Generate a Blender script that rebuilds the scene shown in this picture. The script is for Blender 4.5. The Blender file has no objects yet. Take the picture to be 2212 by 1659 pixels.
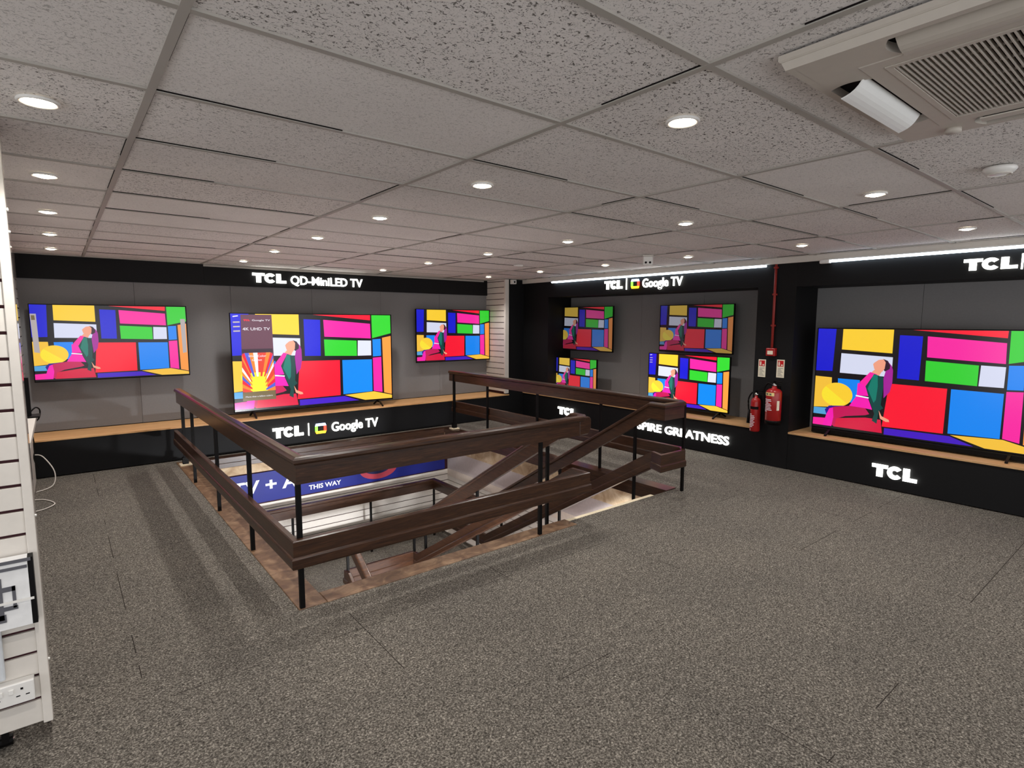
import bpy, bmesh, math, random
from mathutils import Vector, Matrix
random.seed(7)
sc = bpy.context.scene
PI = math.pi

# ---------------------------------------------------------------- camera
F_PX, YAW, PITCH, ROLL = 1218.747, 0.67602018, -0.11014582, -0.00319860
CAM_H = 1.67
cam_d = bpy.data.cameras.new('camera'); cam = bpy.data.objects.new('camera', cam_d)
sc.collection.objects.link(cam); sc.camera = cam
cam_d.sensor_fit = 'HORIZONTAL'; cam_d.sensor_width = 36.0
cam_d.lens = 36.0 * F_PX / 2212.0
cam_d.clip_start = 0.02; cam_d.clip_end = 100
cy, sy = math.cos(YAW), math.sin(YAW)
fwd = Vector((sy*math.cos(PITCH), cy*math.cos(PITCH), math.sin(PITCH)))
rgt = Vector((cy, -sy, 0)); dwn = fwd.cross(rgt)
r2 = math.cos(ROLL)*rgt + math.sin(ROLL)*dwn
d2 = -math.sin(ROLL)*rgt + math.cos(ROLL)*dwn
m = Matrix((r2, -d2, -fwd)).transposed().to_4x4()
m.translation = Vector((0, 0, CAM_H)); cam.matrix_world = m

# ---------------------------------------------------------------- world, exposure
w = bpy.data.worlds.new('world'); sc.world = w; w.use_nodes = True
w.node_tree.nodes['Background'].inputs[0].default_value = (0.97, 0.98, 1.0, 1)
w.node_tree.nodes['Background'].inputs[1].default_value = 2.0  # even fill added through the open side behind the camera, brightens ceiling and walls
sc.view_settings.view_transform = 'Standard'; sc.view_settings.look = 'None'
sc.view_settings.gamma = 1.0; sc.view_settings.use_curve_mapping = False
sc.view_settings.exposure = 0.0
LAMP_W = 46.0          # each ceiling downlight
LOWER_W = 380.0         # ground floor lamps
CEIL = 2.386

# ---------------------------------------------------------------- helpers
C = sc.collection
def srgb(c):
    if isinstance(c, str): c = tuple(int(c[i:i+2], 16) for i in (0, 2, 4))
    return tuple(((v/255)/12.92 if v/255 <= .04045 else ((v/255+.055)/1.055)**2.4) for v in c) + (1,)
def link(o, parent=None):
    C.objects.link(o)
    if parent is not None: o.parent = parent
    return o
def obj(name, bm, mats, parent=None, smooth=False, bevel=0):
    me = bpy.data.meshes.new(name)
    bmesh.ops.recalc_face_normals(bm, faces=bm.faces[:])
    bm.to_mesh(me); bm.free()
    for mt in (mats if isinstance(mats, (list, tuple)) else [mats]): me.materials.append(mt)
    o = bpy.data.objects.new(name, me)
    if smooth:
        for p in me.polygons: p.use_smooth = True
    if bevel:
        b = o.modifiers.new('bevel', 'BEVEL'); b.width = bevel; b.segments = 2; b.limit_method = 'ANGLE'
    return link(o, parent)
def thing(name, label, cat, loc=(0, 0, 0), rz=0, group=None):
    o = bpy.data.objects.new(name, None); o.empty_display_size = .1
    o.location = loc; o.rotation_euler = (0, 0, rz); link(o)
    return tag(o, label, cat, group)
def tag(o, label, cat, group=None):
    o['label'] = label; o['category'] = cat
    if group: o['group'] = group
    return o
def struct(name, bm, m, parent=None, **k):
    o = obj(name, bm, m, parent, **k)
    if parent is None: o['kind'] = 'structure'
    return o
def box(bm, x0, x1, y0, y1, z0, z1, mi=0):
    r = bmesh.ops.create_cube(bm, size=1)
    M = Matrix.Translation(((x0+x1)/2, (y0+y1)/2, (z0+z1)/2)) @ Matrix.Diagonal((abs(x1-x0), abs(y1-y0), abs(z1-z0), 1))
    bmesh.ops.transform(bm, matrix=M, verts=r['verts'])
    for v in r['verts']:
        for f in v.link_faces: f.material_index = mi
    return r['verts']
def nb(*a):
    bm = bmesh.new()
    for b in a: box(bm, *b)
    return bm
def rbox(bm, x0, x1, y0, y1, z0, z1, r=.01, seg=2, mi=0):
    b2 = bmesh.new(); box(b2, x0, x1, y0, y1, z0, z1)
    bmesh.ops.bevel(b2, geom=b2.edges[:], offset=r, segments=seg, profile=.5, affect='EDGES')
    for f in b2.faces: f.material_index = mi
    me = bpy.data.meshes.new('t'); b2.to_mesh(me); b2.free(); bm.from_mesh(me); bpy.data.meshes.remove(me)
def lathe(bm, prof, n=32, M=None, mi=0, close=True):
    rings = []
    for r, z in prof:
        if r < 1e-6: rings.append([bm.verts.new((0, 0, z))]*n)
        else: rings.append([bm.verts.new((r*math.cos(2*PI*k/n), r*math.sin(2*PI*k/n), z)) for k in range(n)])
    vs = set(v for r in rings for v in r)
    for a, b in zip(rings, rings[1:]):
        for k in range(n):
            q = []
            for v in (a[k], a[(k+1) % n], b[(k+1) % n], b[k]):
                if v not in q: q.append(v)
            if len(q) > 2:
                f = bm.faces.new(q); f.material_index = mi
    if M is not None: bmesh.ops.transform(bm, matrix=M, verts=list(vs))
def cyl(bm, p0, p1, r, n=16, r1=None, mi=0):
    p0, p1 = Vector(p0), Vector(p1); d = p1-p0
    q = d.to_track_quat('Z', 'Y').to_matrix().to_4x4(); q.translation = p0
    L = d.length; r1 = r if r1 is None else r1
    lathe(bm, [(0, 0), (r, 0), (r1, L), (0, L)], n, q, mi)
def tube(bm, pts, r, n=8, mi=0):
    P = [Vector(p) for p in pts]
    # catmull-rom resample
    Q = []
    for i in range(len(P)-1):
        a, b, c, d = P[max(i-1, 0)], P[i], P[i+1], P[min(i+2, len(P)-1)]
        for k in range(6):
            t = k/6
            Q.append(.5*((2*b)+(c-a)*t+(2*a-5*b+4*c-d)*t*t+(3*b-a-3*c+d)*t**3))
    Q.append(P[-1]); rings = []
    up = Vector((0, 0, 1))
    for i, p in enumerate(Q):
        d = (Q[min(i+1, len(Q)-1)]-Q[max(i-1, 0)]).normalized()
        s = d.cross(up)
        if s.length < .05: s = d.cross(Vector((0, 1, 0)))
        s.normalize(); u = s.cross(d)
        rings.append([bm.verts.new(p+r*(math.cos(2*PI*k/n)*s+math.sin(2*PI*k/n)*u)) for k in range(n)])
    for a, b in zip(rings, rings[1:]):
        for k in range(n):
            f = bm.faces.new((a[k], a[(k+1) % n], b[(k+1) % n], b[k])); f.material_index = mi
    bm.faces.new(rings[0]); bm.faces.new(rings[-1])
def prism(bm, poly, y0, y1, mi=0):
    """poly in (x,z), extruded along y"""
    a = [bm.verts.new((x, y0, z)) for x, z in poly]; b = [bm.verts.new((x, y1, z)) for x, z in poly]
    fs = [bm.faces.new(a), bm.faces.new(b[::-1])]
    n = len(poly)
    for k in range(n): fs.append(bm.faces.new((a[k], b[k], b[(k+1) % n], a[(k+1) % n])))
    for f in fs: f.material_index = mi
def sweep(bm, path, sec):
    """vertical-plane section (a across, b up) swept along a 3-D polyline with mitred joints"""
    P = [Vector(p) for p in path]; rings = []
    for i, p in enumerate(P):
        ds = []
        if i > 0: ds.append(Vector((P[i].x-P[i-1].x, P[i].y-P[i-1].y, 0)).normalized())
        if i < len(P)-1: ds.append(Vector((P[i+1].x-P[i].x, P[i+1].y-P[i].y, 0)).normalized())
        ns = [Vector((d.y, -d.x, 0)) for d in ds]
        if len(ns) == 2:
            n = (ns[0]+ns[1]).normalized(); n = n/max(.3, n.dot(ns[0]))
        else: n = ns[0]
        rings.append([bm.verts.new(p+n*a+Vector((0, 0, b))) for a, b in sec])
    m_ = len(sec)
    for a, b in zip(rings, rings[1:]):
        for k in range(m_): bm.faces.new((a[k], a[(k+1) % m_], b[(k+1) % m_], b[k]))
    bm.faces.new(rings[0][::-1]); bm.faces.new(rings[-1])

# ---------------------------------------------------------------- materials
class NT:
    def __init__(s, name):
        s.m = bpy.data.materials.new(name); s.m.use_nodes = True
        s.t = s.m.node_tree; s.n = s.t.nodes; s.b = s.n['Principled BSDF']
    def add(s, typ, **kw):
        nd = s.n.new(typ)
        for k, v in kw.items():
            if k in nd.inputs: nd.inputs[k].default_value = v
            else: setattr(nd, k, v)
        return nd
    def l(s, a, b): s.t.links.new(a, b)
    def ramp(s, fac, stops):
        r = s.add('ShaderNodeValToRGB'); s.l(fac, r.inputs[0])
        e = r.color_ramp.elements
        while len(e) < len(stops): e.new(.5)
        for k, (p, c) in enumerate(stops): e[k].position = p; e[k].color = c
        return r.outputs[0]
    def coords(s, scale=(1, 1, 1), kind='Object'):
        tc = s.add('ShaderNodeTexCoord'); mp = s.add('ShaderNodeMapping'); mp.inputs['Scale'].default_value = scale
        s.l(tc.outputs[kind], mp.inputs[0]); return mp.outputs[0]
    def noise(s, vec, scale, detail=2, rough=.5, dist=0):
        nd = s.add('ShaderNodeTexNoise'); nd.inputs['Scale'].default_value = scale; nd.inputs['Detail'].default_value = detail
        nd.inputs['Roughness'].default_value = rough; nd.inputs['Distortion'].default_value = dist
        s.l(vec, nd.inputs['Vector']); return nd.outputs['Fac']
    def bump(s, h, strength=.3, dist=.01):
        nd = s.add('ShaderNodeBump'); nd.inputs['Strength'].default_value = strength; nd.inputs['Distance'].default_value = dist
        s.l(h, nd.inputs['Height']); s.l(nd.outputs[0], s.b.inputs['Normal'])
def mat(name, col, rough=.5, spec=.5, metal=0, var=.04, scale=30, emit=None, es=1.0, bump=0):
    t = NT(name); c = srgb(col) if not (isinstance(col, tuple) and len(col) == 4) else col
    t.b.inputs['Roughness'].default_value = rough; t.b.inputs['Metallic'].default_value = metal
    t.b.inputs['Specular IOR Level'].default_value = spec
    v = t.coords(); f = t.noise(v, scale, 3)
    lo = tuple(x*(1-var) for x in c[:3])+(1,); hi = tuple(min(1, x*(1+var)) for x in c[:3])+(1,)
    t.l(t.ramp(f, [(.3, lo), (.7, hi)]), t.b.inputs['Base Color'])
    if bump: t.bump(f, bump)
    if emit is not None:
        t.b.inputs['Emission Color'].default_value = srgb(emit); t.b.inputs['Emission Strength'].default_value = es
    return t.m
def emis(name, col, s=1.0):
    t = NT(name); t.b.inputs['Base Color'].default_value = (0.01, .01, .01, 1)
    t.b.inputs['Roughness'].default_value = .25
    t.b.inputs['Emission Color'].default_value = srgb(col); t.b.inputs['Emission Strength'].default_value = s
    return t.m

def carpet_mat():
    t = NT('heather_carpet'); v = t.coords()
    n1 = t.noise(v, 112, 4, .72, .6); n2 = t.noise(v, 26, 3, .6); n3 = t.noise(v, 1.3, 3, .6)
    a = t.ramp(n1, [(.34, srgb((46, 42, 38))), (.5, srgb((95, 90, 84))), (.66, srgb((164, 158, 148)))])
    b = t.ramp(n2, [(.3, (.72, .72, .72, 1)), (.7, (1.2, 1.2, 1.2, 1))])
    c = t.ramp(n3, [(.3, (.88, .88, .88, 1)), (.7, (1.08, 1.07, 1.05, 1))])
    m1 = t.add('ShaderNodeMix', data_type='RGBA', blend_type='MULTIPLY'); m1.inputs[0].default_value = 1
    t.l(a, m1.inputs[6]); t.l(b, m1.inputs[7])
    m2 = t.add('ShaderNodeMix', data_type='RGBA', blend_type='MULTIPLY'); m2.inputs[0].default_value = 1
    t.l(m1.outputs[2], m2.inputs[6]); t.l(c, m2.inputs[7])
    # seams between 1 m carpet tiles
    sx = t.add('ShaderNodeSeparateXYZ'); t.l(v, sx.inputs[0])
    def seam(out, off):
        a1 = t.add('ShaderNodeMath', operation='ADD'); a1.inputs[1].default_value = off; t.l(out, a1.inputs[0])
        fr = t.add('ShaderNodeMath', operation='FRACT'); t.l(a1.outputs[0], fr.inputs[0])
        sb = t.add('ShaderNodeMath', operation='SUBTRACT'); sb.inputs[1].default_value = .5; t.l(fr.outputs[0], sb.inputs[0])
        ab = t.add('ShaderNodeMath', operation='ABSOLUTE'); t.l(sb.outputs[0], ab.inputs[0])
        gt = t.add('ShaderNodeMath', operation='LESS_THAN'); gt.inputs[1].default_value = .0022; t.l(ab.outputs[0], gt.inputs[0])
        return gt.outputs[0]
    s1 = seam(sx.outputs[0], .5-.2+10); s2 = seam(sx.outputs[1], .5-.79+10)
    mx = t.add('ShaderNodeMath', operation='MAXIMUM'); t.l(s1, mx.inputs[0]); t.l(s2, mx.inputs[1])
    nn = t.noise(v, 1.9, 1); gate = t.add('ShaderNodeMath', operation='GREATER_THAN'); gate.inputs[1].default_value = .55; t.l(nn, gate.inputs[0])
    ml = t.add('ShaderNodeMath', operation='MULTIPLY'); t.l(mx.outputs[0], ml.inputs[0]); t.l(gate.outputs[0], ml.inputs[1])
    m3 = t.add('ShaderNodeMix', data_type='RGBA'); t.l(ml.outputs[0], m3.inputs[0]); t.l(m2.outputs[2], m3.inputs[6]); m3.inputs[7].default_value = srgb((48, 43, 39))
    t.l(m3.outputs[2], t.b.inputs['Base Color']); t.b.inputs['Roughness'].default_value = .95; t.b.inputs['Specular IOR Level'].default_value = .1
    t.bump(n1, .7, .008); return t.m
def tile_mat():
    t = NT('mineral_fibre_tile'); v = t.coords()
    # tile index decides how strongly each tile is fissured
    sub = t.add('ShaderNodeVectorMath', operation='SUBTRACT'); sub.inputs[1].default_value = (0.2775, .9629, 0); t.l(v, sub.inputs[0])
    dv = t.add('ShaderNodeVectorMath', operation='DIVIDE'); dv.inputs[1].default_value = (1.2, .6, 1); t.l(sub.outputs[0], dv.inputs[0])
    fl = t.add('ShaderNodeVectorMath', operation='FLOOR'); t.l(dv.outputs[0], fl.inputs[0])
    wn = t.add('ShaderNodeTexWhiteNoise', noise_dimensions='2D'); t.l(fl.outputs[0], wn.inputs[0])
    mp = t.add('ShaderNodeMapping'); mp.inputs['Scale'].default_value = (1.15, 1.3, 1); t.l(v, mp.inputs[0])
    n1 = t.noise(mp.outputs[0], 80, 2.5, .6, 1.1); n2 = t.noise(v, 150, 2, .6, .8); n3 = t.noise(v, 2.0, 3)
    fis = t.ramp(n1, [(.37, (1, 1, 1, 1)), (.42, (0, 0, 0, 1))])
    fin = t.ramp(n2, [(.30, (1, 1, 1, 1)), (.42, (0, 0, 0, 1))])
    st = t.add('ShaderNodeMapRange'); st.inputs[3].default_value = .15; st.inputs[4].default_value = .95; t.l(wn.outputs[0], st.inputs[0])
    f1 = t.add('ShaderNodeMath', operation='MULTIPLY'); t.l(fis, f1.inputs[0]); t.l(st.outputs[0], f1.inputs[1])
    f2 = t.add('ShaderNodeMath', operation='MULTIPLY'); t.l(fin, f2.inputs[0]); f2.inputs[1].default_value = .35
    ad = t.add('ShaderNodeMath', operation='ADD', use_clamp=True); t.l(f1.outputs[0], ad.inputs[0]); t.l(f2.outputs[0], ad.inputs[1])
    base = t.ramp(n3, [(.3, srgb((226, 221, 218))), (.7, srgb((234, 229, 226)))])
    mx = t.add('ShaderNodeMix', data_type='RGBA'); t.l(ad.outputs[0], mx.inputs[0]); t.l(base, mx.inputs[6]); mx.inputs[7].default_value = srgb((70, 62, 56))
    t.l(mx.outputs[2], t.b.inputs['Base Color']); t.b.inputs['Roughness'].default_value = .9; t.b.inputs['Specular IOR Level'].default_value = .15
    inv = t.add('ShaderNodeMath', operation='SUBTRACT'); inv.inputs[0].default_value = 1; t.l(ad.outputs[0], inv.inputs[1])
    t.bump(inv.outputs[0], .5, .004); return t.m
def wood_mat(name, c0, c1, c2, scale=(1, 12, 12), rough=.35, spec=.5, coat=0):
    t = NT(name); v = t.coords(scale)
    n = t.noise(v, 3.2, 5, .6, .8)
    t.l(t.ramp(n, [(.3, srgb(c0)), (.5, srgb(c1)), (.7, srgb(c2))]), t.b.inputs['Base Color'])
    t.b.inputs['Roughness'].default_value = rough; t.b.inputs['Specular IOR Level'].default_value = spec
    t.b.inputs['Coat Weight'].default_value = coat; t.b.inputs['Coat Roughness'].default_value = .15
    return t.m
def stone_mat(name, cols, sc_=4):
    t = NT(name); v = t.coords(); n = t.noise(v, sc_, 6, .65, 1.2)
    t.l(t.ramp(n, [(.3, srgb(cols[0])), (.5, srgb(cols[1])), (.68, srgb(cols[2]))]), t.b.inputs['Base Color'])
    t.b.inputs['Roughness'].default_value = .7; return t.m

M = {}
M['carpet'] = carpet_mat(); M['tile'] = tile_mat()
M['tbar'] = mat('ceiling_grid_metal', (170, 165, 158), .5, .3, var=.03, scale=4)
M['gap'] = mat('shadow_gap', (24, 20, 20), .9, .1)
M['black'] = mat('black_painted_board', (11, 11, 13), .62, .25, var=.1, scale=40)
M['blackmetal'] = mat('black_steel', (8, 7, 7), .5, .15)
M['grey'] = mat('grey_wall_panel', (126, 125, 126), .75, .25, var=.03, scale=60)
M['white'] = mat('white_paint', (214, 208, 200), .55, .3, var=.02)
M['whiteshiny'] = mat('glossy_white_laminate', (206, 202, 198), .07, .9, var=.02)
M['whitegloss'] = mat('white_plastic', (226, 224, 220), .3, .5, var=.02)
M['groove'] = mat('maroon_groove', (62, 30, 36), .7, .2)
M['oak'] = wood_mat('oak_laminate', (190, 140, 90), (210, 162, 110), (226, 182, 130), (1, 14, 14), .45, .3)
M['oak_y'] = wood_mat('oak_laminate_long', (176, 134, 90), (196, 154, 108), (212, 172, 126), (14, 1, 14), .45, .3)
M['mahog'] = wood_mat('dark_mahogany', (34, 18, 10), (52, 31, 19), (72, 46, 29), (2.2, 2.2, 34), .30, .4, .15)
M['sill'] = wood_mat('worn_timber_sill', (74, 52, 36), (104, 78, 56), (142, 116, 90), (3, 3, 8), .45, .4)
M['cream'] = mat('cream_nosing', (222, 208, 180), .6, .3)
M['stone'] = stone_mat('tan_stone_wallpaper', [(160, 132, 100), (190, 166, 134), (214, 196, 168)], 5)
M['lilac'] = mat('pale_lilac_plaster', (190, 180, 178), .8, .2)
M['beige'] = mat('pale_beige_plaster', (214, 202, 190), .8, .2)
M['navy'] = mat('blue_banner_print', (26, 36, 122), .5, .3, var=.06, scale=3)
M['ink'] = mat('white_banner_print', (232, 234, 240), .5, .3)
M['redp'] = mat('red_enamel', (152, 22, 22), .28, .5, var=.03)
M['redpipe'] = mat('red_conduit', (150, 46, 40), .45, .4)
M['chrome'] = mat('chrome', (200, 200, 200), .15, .5, metal=1)
M['paper'] = mat('cream_sign_card', (226, 218, 196), .6, .2)
M['redink'] = mat('red_sign_print', (190, 30, 34), .6, .2)
M['greyink'] = mat('grey_sign_print', (110, 108, 104), .6, .2)
M['yellowish'] = mat('cream_label', (226, 206, 140), .5, .3)
M['acwhite'] = mat('air_con_plastic', (188, 180, 170), .5, .3, var=.02)
M['acflap'] = mat('air_con_flap', (232, 232, 230), .4, .4, var=.01)
M['dark'] = mat('dark_void', (14, 12, 14), .8, .1)
M['boxprint'] = mat('grey_box_print', (92, 92, 98), .6, .2)
M['boxwhite'] = mat('white_carton', (226, 226, 226), .6, .2)
M['plastic_clear'] = mat('frosted_acrylic', (206, 210, 214), .25, .5)
M['letter'] = emis('sign_letter_glow', (255, 255, 246), 5.5)
M['led'] = emis('led_tube_glow', (226, 242, 255), 9.0)
M['lens'] = emis('downlight_lens_glow', (255, 236, 206), 28.0)
M['blue_em'] = emis('logo_blue', (190, 210, 255), 4.0); M['green_em'] = emis('logo_green', (120, 220, 60), 3)
M['yellow_em'] = emis('logo_yellow', (255, 205, 30), 3); M['red_em'] = emis('logo_red', (255, 60, 40), 3)

# ---------------------------------------------------------------- room shell
YB = 8.2          # back display wall
XP = 6.4          # front plane of right-hand displays
XR = 6.93         # recessed grey panels, right
OX0, OX1, OY0, OY1 = .99, 4.77, 3.19, 7.55
T = .3
bm = nb((-4, OX0, -3, YB+.1, -T, 0), (OX0, 3.25, -3, OY0, -T, 0), (3.25, OX1, -3, 3.29, -T, 0),
        (OX1, 7.1, -3, YB+.1, -.03, 0), (OX0, OX1, OY1, YB+.1, -.03, 0))
struct('floor', bm, M['carpet'])

# ceiling: tiles + exposed T-grid
GX, GY = 0.27748, 0.96292
bm = nb((-4, 7.1, -3, YB+.1, CEIL+.006, CEIL+.05))
ceil_o = struct('ceiling', bm, M['tile'])
bm = bmesh.new()
random.seed(3)
for i in range(-3, 6):
    x = GX+1.2*i
    box(bm, x-.012, x+.012, -3, YB, CEIL-.001, CEIL+.008)
    for j in range(-7, 13):
        y = GY+.6*j
        for sd in (-1, 1):
            if random.random() < .6: box(bm, x+sd*.012, x+sd*.0142, y+.012, y+random.uniform(.25, .58), CEIL+.002, CEIL+.009, 1)
for j in range(-7, 13):
    y = GY+.6*j
    box(bm, -4, 7.1, y-.011, y+.011, CEIL-.0005, CEIL+.008)
    for i in range(-3, 6):
        x = GX+1.2*i
        if random.random() < .8:
            a = x+.013 if random.random() < .7 else x+random.uniform(.1, .5)
            box(bm, a, a+random.uniform(.5, 1.17-(a-x)), y+.011, y+.0135, CEIL+.002, CEIL+.009, 1)
        if random.random() < .4: box(bm, x+.013, x+random.uniform(.4, 1.17), y-.0135, y-.011, CEIL+.002, CEIL+.009, 1)
obj('ceiling_grid', bm, [M['tbar'], M['gap']], ceil_o)

# back wall: grey panels with seams, black fascia band above
bm = nb((-.9, 7.1, YB+.02, YB+.12, 0, CEIL))
wb = struct('wall_back', bm, M['gap'])
seams = [-.315, .745, 1.81, 2.88, 3.95, 5.01, 5.99]
bm = bmesh.new()
for a, b in zip(seams, seams[1:]): box(bm, a+.0015, b-.0015, YB, YB+.02, .42, 2.14)
obj('wall_panel', bm, M['grey'], wb)
bm = nb((-.315, 1.50, YB-.03, YB+.02, 2.125, CEIL), (1.502, 5.99, YB-.03, YB+.02, 2.125, CEIL))
struct('trim_1', bm, M['black'])
# thin pale edge under the ceiling over the back fascia
struct('trim_2', nb((1.5, 5.9, YB-.045, YB-.03, CEIL-.028, CEIL-.004)), M['tbar'])

def slat_panel(bm, u0, u1, z0, z1, pitch=.1, gap=.011, off=0):
    """list of slat z-ranges"""
    out = []; z = z0
    while z < z1-.005:
        out.append((z, min(z+pitch-gap, z1))); z += pitch
    return out
# left wall: white slatwall running to the back wall
LX = -.31
bm = nb((LX-.05, LX-.015, 2.86, YB, 0, CEIL)); wl = struct('wall_left', bm, M['groove'])
bm = bmesh.new()
for a, b in slat_panel(None, 0, 0, .0, CEIL): box(bm, LX-.015, LX, 2.86, YB, a, b)
obj('slat_board', bm, M['whiteshiny'], wl)
# wing wall with white slats closing the back bay on the right
bm = nb((6.0, 6.05, 7.68, YB, .42, CEIL)); wr = struct('wall_right_wing', bm, M['groove'])
bm = bmesh.new()
for a, b in slat_panel(None, 0, 0, .46, CEIL, off=0): box(bm, 5.985, 6.0, 7.68, YB, a, b)
obj('slat_board', bm, M['white'], wr)
struct('trim_3', nb((5.98, 6.06, 7.645, 7.685, .43, CEIL)), M['white'], bevel=.004)
# black wall between wing and the right-hand bays
struct('wall_corner', nb((6.05, 7.1, 7.66, 7.74, 0, CEIL)), M['black'])
# right wall
wrt = struct('wall_right', nb((XR+.02, 7.1, -3, 7.66, 0, CEIL)), M['gap'])
bm = bmesh.new()
for a, b in ((3.35, 4.44), (4.44, 5.50), (5.50, 6.56), (6.56, 7.66)): box(bm, XR, XR+.02, a+.0015, b-.0015, .42, 2.3)
for a, b in ((-1.5, -.2), (-.2, .86), (.86, 1.92), (1.92, 2.96)): box(bm, XR, XR+.02, a+.0015, b-.0015, .42, 2.3)
obj('wall_panel', bm, M['grey'], wrt)
# black surround of bay one (header + left stile) and header of bay two
struct('trim_4', nb((XP, XR+.02, 3.35, 7.66, 2.075, CEIL-.06)), M['black'])
struct('trim_5', nb((XP, XR, 7.02, 7.66, .44, 2.075)), M['black'])
struct('trim_6', nb((XP, XR+.02, -1.5, 2.96, 2.065, CEIL-.06)), M['black'])
struct('wall_pillar', nb((XP-.002, XR+.02, 2.96, 3.40, 0, CEIL-.05)), M['black'])
struct('trim_7', nb((XP-.03, XR+.02, -3, 7.66, CEIL-.062, CEIL+.004)), M['white'])   # pale bulkhead strip

# plinths (black bases) and oak shelves
def plinth(x0, x1, y0, y1, h, label, name='display_plinth'):
    t = thing(name, label, 'display plinth', ((x0+x1)/2, (y0+y1)/2, 0))
    ox, oy = (x0+x1)/2, (y0+y1)/2
    obj('plinth_body', nb((x0-ox, x1-ox, y0-oy, y1-oy, 0.012, h)), M['black'], t)
    return t
plinth(LX, 6.05, 7.66, YB, .392, 'long black plinth under the oak shelf along the back wall')
plinth(XP, XR, 3.40, 7.66, .412, 'black plinth with glowing slogan under the shelf behind the stair rail')
plinth(XP, XR, -1.5, 2.958, .412, 'black plinth under the biggest television at the right edge')
tag(obj('oak_shelf', nb((LX, 6.075, 7.65, YB, .392, .412)), M['oak'], bevel=.003), 'long oak shelf running along the back wall under three televisions', 'shelf')
tag(obj('oak_shelf', nb((XP-.015, XR, 3.40, 7.66, .412, .434)), M['oak_y'], bevel=.003), 'oak shelf left of the fire extinguishers, below the four smaller televisions', 'shelf')
tag(obj('oak_shelf', nb((XP-.015, XR, -1.5, 2.958, .412, .434)), M['oak_y'], bevel=.003), 'oak shelf right of the fire extinguishers carrying the biggest television', 'shelf')
bpy.context.view_layer.update()

# ---------------------------------------------------------------- downlights
def make_downlight(label):
    t = thing('downlight', label, 'ceiling light', (0, 0, CEIL), 0, 'recessed ceiling downlights')
    bm = bmesh.new()
    lathe(bm, [(.043, .004), (.058, .004), (.060, -.003), (.054, -.008), (.044, -.004), (.043, .004)], 28)
    obj('trim_ring', bm, M['whitegloss'], t, smooth=True)
    bm = bmesh.new(); lathe(bm, [(0, -.013), (.022, -.0125), (.036, -.008), (.044, -.002), (.044, .003), (0, .003)], 28)
    ln = obj('lens', bm, M['lens'], t, smooth=True); ln.visible_shadow = True
    return t
def add_lamp(t, power):
    ld = bpy.data.lights.new('downlight_lamp', 'SPOT'); ld.energy = power; ld.color = (1.0, .965, .925)
    ld.spot_size = math.radians(122); ld.spot_blend = .8; ld.shadow_soft_size = .035
    lo = bpy.data.objects.new('downlight_lamp', ld); link(lo, t); lo.location = (0, 0, -.035)
def dup(root, loc, label=None, group=None, rz=None):
    r = root.copy(); C.objects.link(r); r.location = loc
    if rz is not None: r.rotation_euler = (0, 0, rz)
    if label: r['label'] = label
    if group: r['group'] = group
    for ch in list(root.children):
        c = ch.copy(); C.objects.link(c); c.parent = r
        for g in list(ch.children):
            d = g.copy(); C.objects.link(d); d.parent = c
    return r
col_n = {0: 'far left row', 1: 'second row from the left', 2: 'third row from the left', 3: 'row nearest the right-hand wall'}
ord_n = ['nearest', 'second nearest', 'third nearest', 'fourth nearest', 'fifth nearest', 'farthest']
XS = [0.0, 1.80, 3.62, 5.46]; YS = [1.27, 2.50, 3.72, 4.93, 6.17, 7.42]
proto = None
for ci, x in enumerate(XS):
    for ri, y in enumerate(YS):
        vis = not (ci == 0 and ri == 0)
        o_i = ri if ci != 0 else ri-1
        names = ord_n if ci != 0 else ['nearest', 'second nearest', 'third nearest', 'fourth nearest', 'farthest']
        lab = 'round glowing ceiling downlight, %s in the %s' % (names[max(o_i, 0)], col_n[ci])
        if not vis: lab = 'round glowing ceiling downlight above the left slat panel, out of frame'
        if proto is None: proto = make_downlight(lab); t = proto; t.location = (x, y, CEIL); add_lamp(t, LAMP_W)
        else: t = dup(proto, (x, y, CEIL), lab)
# rows continuing behind the camera (lamps only matter as light; same fitting)
for x, y in ((3.62, .05), (5.46, .05), (0, -1.2), (1.8, -1.2)):
        dup(proto, (x, y, CEIL), 'round glowing ceiling downlight behind the camera')

# LED battens under the bulkhead
def batten(y0, y1, z, label, cap=False):
    t = thing('led_batten', label, 'strip light', (XP-.035, (y0+y1)/2, z)); oy = (y0+y1)/2
    bm = bmesh.new(); cyl(bm, (0, y0-oy, 0), (0, y1-oy, 0), .013, 12)
    obj('light_tube', bm, M['led'], t, smooth=True)
    obj('mounting_rail', nb((-.012, .018, y0-oy, y1-oy, .012, .024)), M['whitegloss'], t)
    if cap:
        bm = bmesh.new(); rbox(bm, -.03, .03, y1-oy-.01, y1-oy+.09, -.022, .022, .01, 3)
        obj('connector_box', bm, M['whitegloss'], t, smooth=True)
    return t
batten(3.30, 6.90, CEIL-.064-.024+.012, 'long white glowing strip light above the bay of four televisions')
batten(-1.4, 2.62, CEIL-.064-.024+.012, 'long white glowing strip light above the biggest television', True)

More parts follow.
